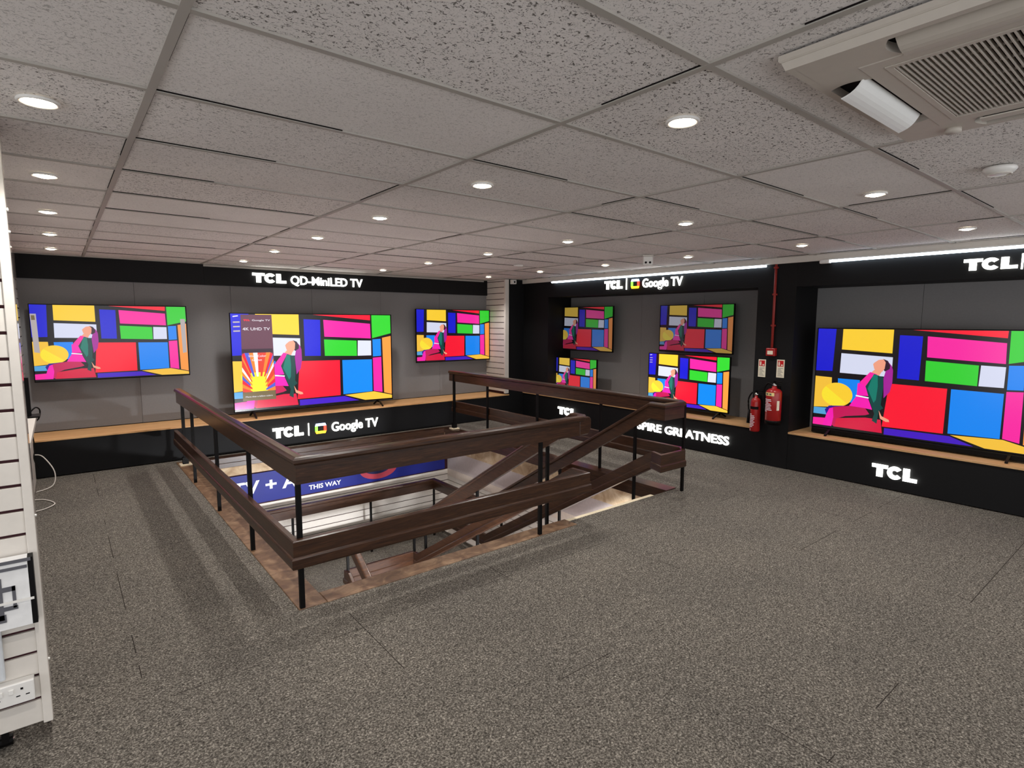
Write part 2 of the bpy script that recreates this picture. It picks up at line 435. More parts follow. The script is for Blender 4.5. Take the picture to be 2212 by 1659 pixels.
# ---------------------------------------------------------------- lettering
def text_mesh(s, size, off=0, ext=.004):
    cu = bpy.data.curves.new('t', 'FONT'); cu.body = s; cu.size = size; cu.offset = off; cu.extrude = ext; cu.resolution_u = 3
    o = bpy.data.objects.new('t', cu); C.objects.link(o)
    dg = bpy.context.evaluated_depsgraph_get(); me = bpy.data.meshes.new_from_object(o.evaluated_get(dg))
    xs = [v.co.x for v in me.vertices]; C.objects.unlink(o); bpy.data.objects.remove(o); bpy.data.curves.remove(cu)
    return me, (min(xs) if xs else 0), (max(xs) if xs else 0)
ROT_UP = Matrix.Rotation(PI/2, 4, 'X')
def place_text(parent, s, x, z, height, width, m, depth=.01, off=.0, y=0, per_letter=True, name='letter', cap=.7):
    """text standing in local xz plane facing -y; stretched to the wanted width"""
    size = height/cap
    me, a, b = text_mesh(s, size, off, depth/2)
    sx = width/(b-a) if b > a else 1
    if not per_letter:
        me.transform(Matrix.Translation((x, y, z)) @ Matrix.Diagonal((sx, 1, 1, 1)) @ ROT_UP @ Matrix.Translation((-a, 0, 0)))
        me.materials.clear(); me.materials.append(m); me.name = name
        o = bpy.data.objects.new(name, me); link(o, parent); return [o]
    bpy.data.meshes.remove(me); out = []
    for i, ch in enumerate(s):
        if ch == ' ': continue
        mp_, pa, pb = text_mesh(s[:i+1], size, off, depth/2); bpy.data.meshes.remove(mp_)
        mc, ca, cb = text_mesh(ch, size, off, depth/2)
        x0 = (pb-(cb-ca)-a)*sx
        mc.transform(Matrix.Translation((x+x0, y, z)) @ Matrix.Diagonal((sx, 1, 1, 1)) @ ROT_UP @ Matrix.Translation((-ca, 0, 0)))
        mc.materials.clear(); mc.materials.append(m); mc.name = name
        o = bpy.data.objects.new(name, mc); link(o, parent); out.append(o)
    return out
def tcl(parent, x, z, w_, h, m, depth=.012, y=0, name='letter'):
    def put(polys):
        bm = bmesh.new()
        for p in polys: prism(bm, [(x+a*w_, z+b*h) for a, b in p], y, y+depth)
        bm_ = obj(name, bm, m, parent)
    put([[(0, .72), (.36, .72), (.36, 1), (0, 1)], [(.11, 0), (.25, 0), (.25, .72), (.11, .72)]])
    ring = []; n = 22
    cx, cz, ro, ri = .52, .5, (.17, .52), (.065, .2)
    outer = []; inner = []
    for k in range(n+1):
        a_ = math.radians(38)+(2*PI-math.radians(76))*k/n
        outer.append((cx+ro[0]*math.cos(a_), cz+ro[1]*math.sin(a_))); inner.append((cx+ri[0]*math.cos(a_), cz+ri[1]*math.sin(a_)))
    put([[outer[k], outer[k+1], inner[k+1], inner[k]] for k in range(n)])
    put([[(.70, 0), (.84, 0), (.84, 1), (.70, 1)], [(.84, 0), (1, 0), (1, .28), (.84, .28)]])
def screen_icon(parent, x, z, s, y=0, depth=.012):
    """rounded screen outline in four colours"""
    w_, h, t = s*1.1, s, s*.24
    for nm, poly, m in (('icon_bar', [(0, h-t), (w_, h-t), (w_-.1*s, h), (.1*s, h)], M['blue_em']),
                        ('icon_bar', [(0, t), (t, t), (t, h-t), (0, h-t)], M['green_em']),
                        ('icon_bar', [(.1*s, 0), (w_-.1*s, 0), (w_, t), (0, t)], M['yellow_em']),
                        ('icon_bar', [(w_-t, t), (w_, t), (w_, h-t), (w_-t, h-t)], M['red_em'])):
        bm = bmesh.new(); prism(bm, [(x+a, z+b) for a, b in poly], y, y+depth); obj(nm, bm, m, parent)
def divider(parent, x, z, h, y=0):
    obj('divider_bar', nb((x, x+.012, y, y+.012, z, z+h)), M['letter'], parent)

L_ = M['letter']
s = thing('illuminated_sign', 'glowing white QD-Mini LED TV sign on the black band over the back televisions', 'sign', (2.08, YB-.05, 2.185))
tcl(s, 0, 0, .44, .125, L_, y=0)
place_text(s, 'QD-MiniLED TV', .50, -.005, .115, 1.06, L_, .012, .003, .006)
s = thing('illuminated_sign', 'glowing white sign with coloured icon on the long plinth below the back televisions', 'sign', (2.11, 7.66-.02, .135))
tcl(s, 0, -.005, .40, .135, L_); divider(s, .465, -.02, .17); screen_icon(s, .56, -.01, .14)
place_text(s, 'Google TV', .79, .0, .125, .70, L_, .012, .003, .006)
s = thing('illuminated_sign', 'glowing white sign with coloured icon over the bay of four televisions', 'sign', (XP-.02, 5.77, 2.15), -PI/2)
tcl(s, 0, -.002, .34, .12, L_); divider(s, .41, -.02, .16); screen_icon(s, .50, -.01, .13)
place_text(s, 'Google TV', .70, .0, .115, .65, L_, .012, .003, .006)
s = thing('illuminated_sign', 'glowing white slogan lettering on the plinth behind the stair rails', 'sign', (XP-.02, 6.74, .155), -PI/2)
tcl(s, 0, 0, .42, .12, L_); place_text(s, 'INSPIRE GREATNESS', 1.47, 0, .105, 1.60, L_, .012, .003, .006)
s = thing('illuminated_sign', 'glowing white sign on the plinth below the biggest television', 'sign', (XP-.02, 2.09, .125), -PI/2)
tcl(s, 0, 0, .39, .125, L_)
s = thing('illuminated_sign', 'glowing white sign high on the black header at the right edge', 'sign', (XP-.02, 1.485, 2.135), -PI/2)
tcl(s, 0, 0, .37, .10, L_); divider(s, .392, -.01, .13)

# ---------------------------------------------------------------- televisions
PAL = dict(blue=(18, 22, 205), yel=(250, 205, 50), yel2=(244, 192, 60), wh=(214, 218, 240), grn=(48, 205, 46), red=(250, 18, 48), pink=(248, 34, 160),
           sky=(10, 132, 240), org=(252, 152, 62), pur=(66, 22, 190), lb=(84, 160, 214), dred=(214, 16, 62), skin=(240, 160, 130), hair=(48, 22, 40),
           veil=(164, 30, 150), teal=(16, 120, 104), dteal=(10, 66, 62), mag=(246, 24, 176), magd=(196, 16, 84), seat=(44, 18, 140), panel=(96, 52, 70),
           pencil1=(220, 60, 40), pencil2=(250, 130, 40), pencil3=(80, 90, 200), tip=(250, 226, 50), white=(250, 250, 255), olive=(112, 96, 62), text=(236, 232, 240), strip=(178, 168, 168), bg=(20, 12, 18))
def cE(p): return [(a*1.054-.012, b) for a, b in p]
PICT = [
 ('blue', [(0, 1), (.098, .997), (.09, .578), (0, .575)]), ('yel', [(.134, .997), (.384, .997), (.384, .777), (.133, .797)]),
 ('wh', [(.132, .760), (.388, .741), (.388, .556), (.13, .566)]), ('blue', [(.413, .947), (.516, .94), (.513, .544), (.414, .549)]),
 ('red', [(.47, .996), (.851, .997), (.85, .937)]), ('pink', [(.536, .941), (.849, .897), (.852, .727), (.54, .755)]),
 ('grn', [(.537, .725), (.753, .704), (.753, .529), (.539, .542)]), ('wh', [(.761, .706), (.854, .701), (.853, .529), (.758, .53)]),
 ('grn', [(.860, .997), (.996, .997), (.998, .785), (.862, .729)]), ('sky', [(.864, .715), (.923, .72), (.924, .52), (.865, .515)]),
 ('pink', [(.864, .5), (.925, .506), (.928, .086), (.865, .109)]), ('org', [(.934, .732), (.997, .752), (.997, .053), (.941, .08)]),
 ('red', [(.38, .495), (.636, .488), (.634, .089), (.36, .083)]), ('sky', [(.652, .487), (.856, .482), (.856, .105), (.653, .096)]),
 ('pur', [(.372, .072), (.661, .074), (.76, .012), (.372, .010)]), ('yel2', [(.664, .085), (.867, .101), (.998, .043), (.998, .006), (.803, .009)]),
 ('yel2', [(0, .519), (.09, .514), (.096, .217), (0, .202)]), ('sky', cE([(.128, .509), (.236, .507), (.239, .28), (.134, .28)])),
 ('lb', cE([(.011, .199), (.09, .205), (.10, .133), (.011, .135)])), ('pink', cE([(.011, .092), (.1, .101), (.1, .022), (.011, .022)])),
 ('dred', cE([(.127, .108), (.274, .149), (.346, .145), (.356, .020), (.121, .022)])),
 ('ball', None), ('seat', cE([(.071, .185), (.091, .227), (.168, .241), (.20, .21), (.12, .17), (.081, .134)])),
 ('magd', cE([(.094, .2), (.122, .223), (.212, .252), (.271, .239), (.292, .187), (.273, .172), (.177, .14), (.132, .104), (.124, .022), (.09, .06), (.085, .142)])),
 ('mag', cE([(.094, .2), (.112, .212), (.118, .12), (.11, .022), (.063, .022), (.081, .142)])),
 ('veil', cE([(.360, .70), (.378, .66), (.385, .619), (.386, .509), (.377, .415), (.352, .353), (.345, .54), (.353, .615)])),
 ('hair', cE([(.338, .722), (.359, .706), (.371, .663), (.37, .631), (.349, .605), (.335, .64)])),
 ('skin', cE([(.305, .623), (.337, .608), (.325, .563), (.285, .583)])),
 ('skin', cE([(.293, .668), (.299, .684), (.317, .711), (.340, .718), (.350, .69), (.347, .63), (.338, .602), (.316, .592), (.299, .627), (.296, .65)])),
 ('skin', cE([(.334, .235), (.349, .181), (.382, .154), (.386, .134), (.369, .132), (.343, .156)])),
 ('mag', cE([(.227, .475), (.268, .49), (.285, .36), (.226, .357)])), ('pink', cE([(.282, .592), (.316, .573), (.269, .443), (.236, .486)])),
 ('mag', cE([(.224, .345), (.28, .345), (.304, .232), (.271, .239), (.193, .247)])), ('white', cE([(.222, .36), (.284, .348), (.284, .336), (.222, .348)])),
 ('dteal', cE([(.302, .576), (.344, .549), (.347, .447), (.342, .287), (.355, .257), (.335, .229), (.329, .103), (.306, .128), (.315, .197), (.293, .296), (.265, .452)])),
 ('teal', cE([(.298, .57), (.318, .565), (.322, .46), (.318, .33), (.308, .30), (.276, .43)])),
]
def make_screen_mats(tagname, gain, desat=0):
    out = {}
    for k, c in PAL.items():
        c = srgb(c)[:3]; g = sum(c)/3
        c = tuple((v*(1-desat)+g*desat) for v in c)
        t = NT('screen_%s_%s' % (tagname, k)); t.b.inputs['Base Color'].default_value = (.008, .008, .01, 1)
        t.b.inputs['Roughness'].default_value = .18; t.b.inputs['Specular IOR Level'].default_value = .5
        t.b.inputs['Emission Color'].default_value = c+(1,)
        t.b.inputs['Emission Strength'].default_value = gain if k not in ('bg',) else gain*.6
        out[k] = t.m
    return out
SM = {'bright': make_screen_mats('bright', 1.25), 'normal': make_screen_mats('normal', 1.0), 'dim': make_screen_mats('dim', .36, .12), 'mid': make_screen_mats('mid', .7, .1)}
def make_tv(label, loc, rz, W, H, mode, stand=None, bar=False, info=False, icons=False, edge_strips=False, mount=True, depth=.06):
    """loc = lower-left front corner of the screen seen from the room"""
    t = thing('television', label, 'television', loc, rz, 'televisions showing the same picture')
    mats = SM[mode]; keys = list(mats.keys()); ki = {k: i for i, k in enumerate(keys)}
    b = .008
    bm = bmesh.new()
    rbox(bm, -b, W+b, .004, .03, -b*1.6, H+b, .003, 1); rbox(bm, W*.08, W*.92, .028, depth, H*.05, H*.62, .008, 2)
    obj('casing', bm, M['blackmetal'], t)
    bm = nb((-b, W+b, -.003, .004, -b*1.6, 0), (-b, W+b, -.003, .004, H, H+b), (-b, 0, -.003, .004, 0, H), (W, W+b, -.003, .004, 0, H))
    obj('bezel', bm, M['blackmetal'], t)
    bm = bmesh.new()
    def poly(pts, k, lay):
        y = .0035-.00012*lay
        vs = [bm.verts.new((u*W, y, v*H)) for u, v in pts]; f = bm.faces.new(vs); f.material_index = ki[k]
    poly([(0, 0), (1, 0), (1, 1), (0, 1)], 'bg', 0)
    lay = 1
    for k, p in PICT:
        if k == 'ball':
            asp = W/H; c = (.122, .345); r = .083
            poly([(c[0]+r*math.cos(a*PI/16), c[1]+r*asp*.83*math.sin(a*PI/16)) for a in range(32)], 'yel', lay)
            poly([(c[0]-.004+r*.93*math.cos(a*PI/16+2.4), c[1]+r*.93*asp*.83*math.sin(a*PI/16+2.4)) for a in range(17)], 'tip', lay+.5)
        else: poly([(min(max(a, 0), 1), min(max(c_, 0), 1)) for a, c_ in p], k, lay)
        lay += 1
    if info:
        poly([(.054, .99), (.225, .99), (.232, .105), (.046, .105)], 'panel', lay); lay += 1
        rnd = random.Random(5)
        cu, cv = .138, .175; path_ = [(.047, .20), (.051, .60), (.223, .60), (.231, .20)]
        segs = [math.dist((a[0]*1.76, a[1]), (b[0]*1.76, b[1])) for a, b in zip(path_, path_[1:])]; tot = sum(segs)
        def at(q):
            q *= tot
            for (a, b), L in zip(zip(path_, path_[1:]), segs):
                if q <= L+1e-9: return (a[0]+(b[0]-a[0])*q/L, a[1]+(b[1]-a[1])*q/L)
                q -= L
            return path_[-1]
        n_ = 26
        for k in range(n_):
            a, b = at(k/n_), at((k+1)/n_); c = ['pencil1', 'pencil2', 'red', 'pencil3', 'pencil2', 'white', 'pencil1'][k % 7]
            poly([(cu, cv), a, b], c, lay); lay += .1
            for q, r_ in (('tip', .42), ):
                r_ += .1*(k % 2)
                poly([(cu, cv), (cu+(a[0]-cu)*r_, cv+(a[1]-cv)*r_), (cu+(b[0]-cu)*r_, cv+(b[1]-cv)*r_)], q, lay); lay += .1
        poly([(.052, .60), (.223, .60), (.223, .64), (.052, .64)], 'hair', lay); lay += .3
        poly([(.048, .195), (.229, .20), (.232, .105), (.046, .105)], 'olive', lay); lay += 1
    if icons or info:
        for k in range(3): poly([(.012, .906-.045*k), (.048, .908-.045*k), (.048, .922-.045*k), (.012, .92-.045*k)], 'strip', lay); lay += .5
        poly([(.012, .965), (.04, .972), (.04, .982), (.012, .975)], 'text', lay)
    if edge_strips:  # pale upright strips drawn into the screen picture at both edges
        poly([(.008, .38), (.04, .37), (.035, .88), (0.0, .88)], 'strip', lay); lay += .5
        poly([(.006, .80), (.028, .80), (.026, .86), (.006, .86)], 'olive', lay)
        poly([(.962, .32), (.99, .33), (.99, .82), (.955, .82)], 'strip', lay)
    o = obj('screen', bm, [mats[k] for k in keys], t)
    # keep every picture polygon facing the room
    me = o.data
    for p in me.polygons:
        if p.normal.y > 0: p.flip()
    if info:
        yy = .0035-.0001*(lay+8)
        for s_, x, z, h, w_ in (('4K UHD TV', .062, .83, .030, .15), ('Google TV', .115, .925, .017, .10), ('Wide Color', .085, .555, .022, .10), ('Gamut', .105, .515, .022, .055), ('More than a billion colors', .062, .14, .015, .15)):
            for q in place_text(t, s_, x*W, z*H, h*H, w_*W, SM[mode]['text'], .0004, 0, yy, False, 'caption'): pass
        tcl(t, .068*W, .925*H, .035*W, .017*H, SM[mode]['red'], .0004, yy, 'caption')
    if bar:
        bm = bmesh.new(); rbox(bm, W*.0, W, -.03, .03, -.062, -.010, .006, 2); obj('speaker_bar', bm, M['blackmetal'], t)
    if mount:
        obj('wall_bracket', nb((W*.35, W*.65, depth, mount-.003, H*.25, H*.6)), M['blackmetal'], t)
    if stand:
        for u in (.10, .90):
            bm = bmesh.new(); x = u*W
            for sgn in (-1, 1):
                prism(bm, [(x-.012, -.012), (x+.012, -.012), (x+.012, -.014-stand*.3), (x-.012, -.014-stand*.3)], .008, .028)
                v = [(x-.011, .018, -.012), (x+.011, .018, -.012), (x+.011, .018+sgn*.15, -stand+.0), (x-.011, .018+sgn*.15, -stand+.0)]
                a_ = [bm.verts.new(q) for q in v]; b_ = [bm.verts.new((q[0], q[1], q[2]+(.016))) for q in v]
                bm.faces.new(a_); bm.faces.new(b_[::-1])
                for k in range(4): bm.faces.new((a_[k], b_[k], b_[(k+1) % 4], a_[(k+1) % 4]))
            obj('foot', bm, M['blackmetal'], t)
    return t
make_tv('wall-mounted television at the left of the back wall, pale strips at both screen edges', (-.228, 8.09, .998), 0, 1.49, .842, 'normal', edge_strips=True, mount=YB-8.09)
make_tv('big television standing on the back shelf with an information panel on its screen', (1.705, 7.80, .503), 0, 2.21, 1.258, 'bright', stand=.091, info=True, mount=None)
make_tv('wall-mounted television at the right end of the back wall beside the white slatted wing', (4.513, 8.09, 1.01), 0, 1.455, .852, 'normal', mount=YB-8.09)
make_tv('dim wall-mounted television, upper left of the group of four', (6.75, 7.155, 1.203), -PI/2, 1.238, .706, 'dim', mount=XR-6.75)
make_tv('dim wall-mounted television, upper right of the group of four', (6.75, 5.02, 1.265), -PI/2, 1.125, .636, 'dim', mount=XR-6.75)
make_tv('smallest television, lower left of the group of four behind the rail', (6.6, 7.083, .515), -PI/2, .983, .553, 'mid', stand=.081, mount=None)
make_tv('bright television, lower right of the group of four beside the extinguishers', (6.6, 5.081, .516), -PI/2, 1.25, .709, 'bright', stand=.082, icons=True, mount=None)
make_tv('biggest television, standing on the shelf at the right edge', (6.6, 2.785, .51), -PI/2, 1.90, 1.095, 'normal', stand=.076, mount=None, depth=.08, bar=True)

# ---------------------------------------------------------------- balustrades and stair
def hr_sec():   # handrail: moulded cap over a board, b relative to top
    return [(-.022, -.158), (.022, -.158), (.022, -.045), (.031, -.040), (.038, -.031), (.038, -.014), (.030, -.003), (.018, 0), (-.018, 0), (-.030, -.003), (-.038, -.014), (-.038, -.031), (-.031, -.040), (-.022, -.045)]
def lr_sec():   # lower rail: board with a thicker bottom moulding
    return [(-.026, -.165), (.026, -.165), (.031, -.155), (.031, -.108), (.026, -.100), (.020, -.096), (.020, -.006), (.014, 0), (-.014, 0), (-.020, -.006), (-.020, -.096), (-.026, -.100), (-.031, -.108), (-.031, -.155)]
LZ = -1.66; Y0, Y1 = 3.33, 6.05
HT, MT = .908, .432
def posts(t, lst, s=.014):
    for x, y, z0, z1 in lst:
        obj('post', nb((x-s, x+s, y-s*.8, y+s*.8, z0, z1)), M['blackmetal'], t)
def zfl(y): return LZ*(y-Y0)/(Y1-Y0)           # pitch line of the upper flight
def zf2(y): return LZ-(Y1-y)*.61               # lower flight, descending toward the front
E2 = 3.45
tL = thing('stair_balustrade', 'dark timber balustrade on the left and near sides of the stairwell', 'balustrade', (1.0, 3.2, 0))
tR = thing('stair_balustrade', 'dark timber balustrade on the right-hand side of the stairwell', 'balustrade', (4.74, 3.2, 0))
def off(path, o): return [(x-o[0], y-o[1], z-o[2]) for x, y, z in path]
LO, RO = (1.0, 3.2, 0), (4.74, 3.2, 0)
def rail(t, O_, path, sec, name):
    bm = bmesh.new(); sweep(bm, off(path, O_), sec); return obj(name, bm, M['mahog'], t)
XI1, XI2, XO, XL = 3.345, 2.45, 4.40, 1.05
rail(tL, LO, [(1.012, 7.30, HT), (1.012, 3.198, HT), (XI1-.06, 3.198, HT), (XI1, 3.25, HT), (XI1, Y0+.02, HT), (XI1, Y1, HT+LZ), (XI1, Y1+.10, HT+LZ), (XI2, Y1+.10, HT+LZ), (XI2, Y1, HT+LZ), (XI2, E2, HT+zf2(E2))], hr_sec(), 'handrail')
rail(tL, LO, [(.973, 7.32, MT), (.973, 3.175, MT), (XI1, 3.175, MT), (XI1, Y0+.02, MT), (XI1, Y1, MT+LZ), (XI1, Y1+.10, MT+LZ), (XI2, Y1+.10, MT+LZ), (XI2, Y1, MT+LZ), (XI2, E2, MT+zf2(E2))], lr_sec(), 'lower_rail')
# dark shaped end block where the near handrail turns into the stair
bm = bmesh.new(); prism(bm, [(-.075, -.158), (.03, -.158), (.062, -.11), (.062, -.04), (.04, -.012), (-.075, -.012)], -.030, .030)
eb = obj('end_block', bm, M['mahog'], tL); eb.location = (XI1-1.0-.02, 3.20-3.2, HT); eb.modifiers.new('b', 'BEVEL').width = .008
rail(tR, RO, [(4.745, 7.46, HT), (4.745, 3.262, HT), (4.680, 3.195, HT), (XO, 3.195, HT), (XO, Y0+.02, HT), (XO, Y1, HT+LZ), (XO, 7.42, HT+LZ), (XL, 7.42, HT+LZ), (XL, Y1, HT+LZ), (XL, E2, HT+zf2(E2))], hr_sec(), 'handrail')
rail(tR, RO, [(4.775, 7.43, MT), (4.775, 3.26, MT), (4.690, 3.170, MT), (XO-.06, 3.170, MT), (XO, Y0-.02, MT), (XO, Y1, MT+LZ), (XO, 7.42, MT+LZ), (XL, 7.42, MT+LZ), (XL, Y1, MT+LZ), (XL, E2, MT+zf2(E2))], lr_sec(), 'lower_rail')
PL = [(1.008, y, 0, HT-.04) for y in (3.205, 4.275, 5.365, 6.48)]+[(2.856, 3.205, 0, HT-.04)]
PL += [(XI1, y, zfl(y)-.10, HT+zfl(y)-.04) for y in (3.66, 4.75, 5.85)]+[(XI1, 6.14, LZ, LZ+HT-.04), (XI2+.02, 6.14, LZ, LZ+HT-.04)]+[(XI2, y, zf2(y)-.1, HT+zf2(y)-.04) for y in (5.2, 4.2)]
posts(tL, [(x-LO[0], y-LO[1], a, b) for x, y, a, b in PL])
PR = [(4.74, y, 0, HT-.04) for y in (3.205, 4.30, 5.39, 6.47)]+[(XO, y, zfl(y)-.10, HT+zfl(y)-.04) for y in (3.53, 4.60, 5.7)]
PR += [(XO, 7.42, LZ, LZ+HT-.04), (3.35, 7.42, LZ, LZ+HT-.04), (2.25, 7.42, LZ, LZ+HT-.04), (1.2, 7.42, LZ, LZ+HT-.04)]
posts(tR, [(x-RO[0], y-RO[1], a, b) for x, y, a, b in PR])
for t, x in ((tL, .055), (tR, -.01)):
    y = 7.36-3.2 if t is tL else 7.33-3.2
    obj('end_post', nb((x-.016, x+.016, y-.016, y+.016, 0.02, HT-.05), (x-.03, x+.03, y-.03, y+.03, .02, .10)), M['blackmetal'], t)
    obj('post_foot', nb((x-.06, x+.06, y-.06, y+.06, 0, .022)), M['cream'], t, bevel=.006)
# timber sills round the opening and their inner fascias
def sill(name_label, bxs, m='sill'):
    return tag(obj('timber_sill', nb(*bxs), M[m], bevel=.004), name_label, 'sill')
sill('worn brown timber sill along the left edge of the stairwell', [(.985, 1.15, 3.19, 7.55, -.06, .006), (1.13, 1.15, 3.345, 7.4, -.30, -.06)])
sill('worn brown timber sill along the near edge of the stairwell', [(1.151, 3.25, 3.185, 3.335, -.06, .006), (1.16, 3.25, 3.315, 3.335, -.30, -.06)])
sill('dark timber sill along the far edge of the stairwell by the plinth', [(1.151, 4.62, 7.44, 7.57, -.06, .008), (1.16, 4.62, 7.44, 7.46, -.12, -.06)], 'mahog')
sill('dark timber sill along the right edge of the stairwell', [(4.62, 4.785, 3.30, 7.57, -.06, .004), (4.62, 4.64, 3.30, 7.44, -.14, -.06)], 'mahog')
tag(obj('stair_nosing', nb((3.25, 4.40, 3.285, 3.325, -.035, .003)), M['cream'], bevel=.003), 'cream nosing strip at the top step of the stair', 'step nosing')

st = thing('staircase', 'carpeted stair going down between the dark timber rails', 'staircase', (3.87, 3.33, 0))
N = 10
for k in range(1, N):
    z = LZ*k/N; y0 = Y0+(Y1-Y0)*(k-1)/(N-1)
    o = obj('step', nb((XI1+.03-3.87, XO-.03-3.87, y0-3.33, y0+(Y1-Y0)/(N-1)-3.33, z-.16, z)), M['carpet'], st)
o = obj('landing', nb((1.0-3.87, 4.62-3.87, Y1-3.33, 7.60-3.33, LZ-.2, LZ)), M['carpet'], st)
for k in range(1, 10):
    y0 = Y1-.275*k; z = LZ-.166*k
    obj('step', nb((XL+.03-3.87, XI2-.03-3.87, y0-3.33, y0+.275-3.33, z-.16, z)), M['carpet'], st)
for x, nm in ((XI1+.015, 'stringer'), (XO-.015, 'stringer')):
    bm = bmesh.new()
    pts = [(Y0, -.02), (Y1, LZ-.02), (Y1, LZ-.3), (Y0, -.3)]
    a = [bm.verts.new((x-.012-3.87, y-3.33, z)) for y, z in pts]; b = [bm.verts.new((x+.012-3.87, y-3.33, z)) for y, z in pts]
    bm.faces.new(a); bm.faces.new(b[::-1])
    for k in range(4): bm.faces.new((a[k], b[k], b[(k+1) % 4], a[(k+1) % 4]))
    obj(nm, bm, M['mahog'], st)

# ---------------------------------------------------------------- ground floor seen down the well
struct('floor_lower', nb((-4, 8, -3, 7.75, -3.5, -3.3)), M['lilac'])
struct('ceiling_lower', nb((-4, OX0+.16, -3, 7.7, -.34, -.30), (OX0+.16, 4.62, -3, OY0+.14, -.34, -.30), (4.93, 8, -3, 7.7, -.34, -.30)), M['white'])
LB = 7.72
wbl = struct('wall_lower_back', nb((.5, 4.9, LB+.015, LB+.08, -3.3, -.035)), M['groove'])
bm = bmesh.new()
for a, b in slat_panel(None, 0, 0, -3.31, -.735): box(bm, .6, 4.86, LB, LB+.015, a, b)
obj('slat_board', bm, M['white'], wbl)
obj('stone_band', nb((.6, 4.86, LB-.004, LB+.015, -.30, -.04)), M['stone'], wbl)
wrl = struct('wall_lower_right', nb((4.86, 4.92, 3.4, LB, -3.3, -.035)), M['groove'])
bm = bmesh.new()
for a, b in slat_panel(None, 0, 0, -3.31, -.84): box(bm, 4.845, 4.86, 3.4, LB, a, b)
obj('slat_board', bm, M['white'], wrl)
obj('painted_band', nb((4.84, 4.86, 3.4, LB, -.84, -.72)), M['beige'], wrl)
obj('painted_band', nb((4.84, 4.86, 3.4, LB, -.72, -.42)), M['lilac'], wrl)
obj('stone_band', nb((4.84, 4.86, 3.4, LB, -.42, -.035)), M['stone'], wrl)
struct('wall_lower_left', nb((.5, .55, 3.4, LB, -3.3, -.34)), M['white'])
t = thing('wall_banner', 'blue banner reading THIS WAY on the wall down in the stairwell', 'banner', (1.0, LB-.012, -.715))
obj('banner_board', nb((0, 3.78, 0, .012, 0, .40)), M['navy'], t)
place_text(t, 'TV + A', .60, .145, .16, .82, M['ink'], .003, .006, -.002, False, 'lettering')
place_text(t, 'THIS WAY', 1.575, .055, .062, .46, M['ink'], .003, .002, -.002, False, 'lettering')
bm = bmesh.new(); lathe(bm, [(0, 0), (.30, 0), (.30, .004), (0, .004)], 40, Matrix.Translation((2.62, 0, .19)) @ Matrix.Diagonal((1, 1, .52, 1)) @ Matrix.Rotation(PI/2, 4, 'X'))
obj('oval_badge', bm, mat('badge_red', (170, 60, 76), .4, .4), t)
bm = bmesh.new(); lathe(bm, [(0, 0), (.235, 0), (.235, .007), (0, .007)], 40, Matrix.Translation((2.60, -.0, .235)) @ Matrix.Diagonal((1, 1, .52, 1)) @ Matrix.Rotation(PI/2, 4, 'X'))
obj('oval_badge', bm, mat('badge_navy', (22, 26, 70), .4, .4, var=.3, scale=6), t)
def lower_lamp(x, y, z, p, nm='lower_ceiling_lamp'):
    t = thing('ceiling_lamp', 'ground floor ceiling lamp hidden below the stairwell edge', 'ceiling light', (x, y, z), 0, 'ground floor ceiling lamps')
    bm = bmesh.new(); rbox(bm, -.15, .15, -.15, .15, -.02, .0, .006, 2); obj('lamp_body', bm, M['whitegloss'], t)
    ld = bpy.data.lights.new('lower_lamp', 'POINT'); ld.energy = LOWER_W*p; ld.shadow_soft_size = .10; ld.color = (.97, .98, 1)
    lo = bpy.data.objects.new('lower_lamp', ld); link(lo, t); lo.location = (0, 0, -.14)
for x, y, p in ((2.9, 2.7, 1), (3.4, 2.0, 1), (2.8, 1.2, 1), (0.2, 2.2, .8), (6.4, 2.6, .6)): lower_lamp(x, y, -.34, p)

# ---------------------------------------------------------------- left slat panel with goods
PX, PY = -.135, 2.80
t = thing('slatwall_panel', 'white slatted display panel with dark grooves at the left edge', 'display panel', (PX, PY, 0))
obj('groove_backing', nb((-1.25, -.012, .012, .03, .08, CEIL-.01)), M['groove'], t)
bm = bmesh.new()
zs = [.179+.0962*k for k in range(24)]
lo_z = .08
for z in zs+[CEIL]:
    if z > CEIL: z = CEIL
    if z-.006 > lo_z: box(bm, -1.25, -.012, 0, .014, lo_z, z-.006)
    lo_z = z+.006
    if z >= CEIL: break
obj('slat_board', bm, M['white'], t, bevel=.0015)
obj('edge_trim', nb((-.012, .018, -.012, .034, .075, CEIL-.01)), M['white'], t, bevel=.003)
obj('side_return', nb((-.012, .012, .036, .27, .085, CEIL-.01)), M['whiteshiny'], t)
for z in (.917, .327, 1.992, 2.07):
    bm = bmesh.new(); cyl(bm, (.017, .01, z), (.024, .01, z), .006, 12, .004); obj('screw_cap', bm, M['whitegloss'], t, smooth=True)
bm = bmesh.new(); cyl(bm, (-.15, .05, .021), (-.11, .05, .021), .021, 18); box(bm, -.14, -.12, .01, .05, .03, .085)
obj('caster', bm, M['blackmetal'], t)
bm = bmesh.new(); cyl(bm, (-.17, .045, .021), (-.105, .052, .021), .008, 12); obj('caster_axle', bm, M['chrome'], t, smooth=True)
# plastic holder
tag(obj('literature_holder', nb((-.40, -.243, PY-.020, PY-.001, .30, .51)), M['plastic_clear'], bevel=.006), 'empty frosted plastic holder under the boxed bracket on the left panel', 'holder')
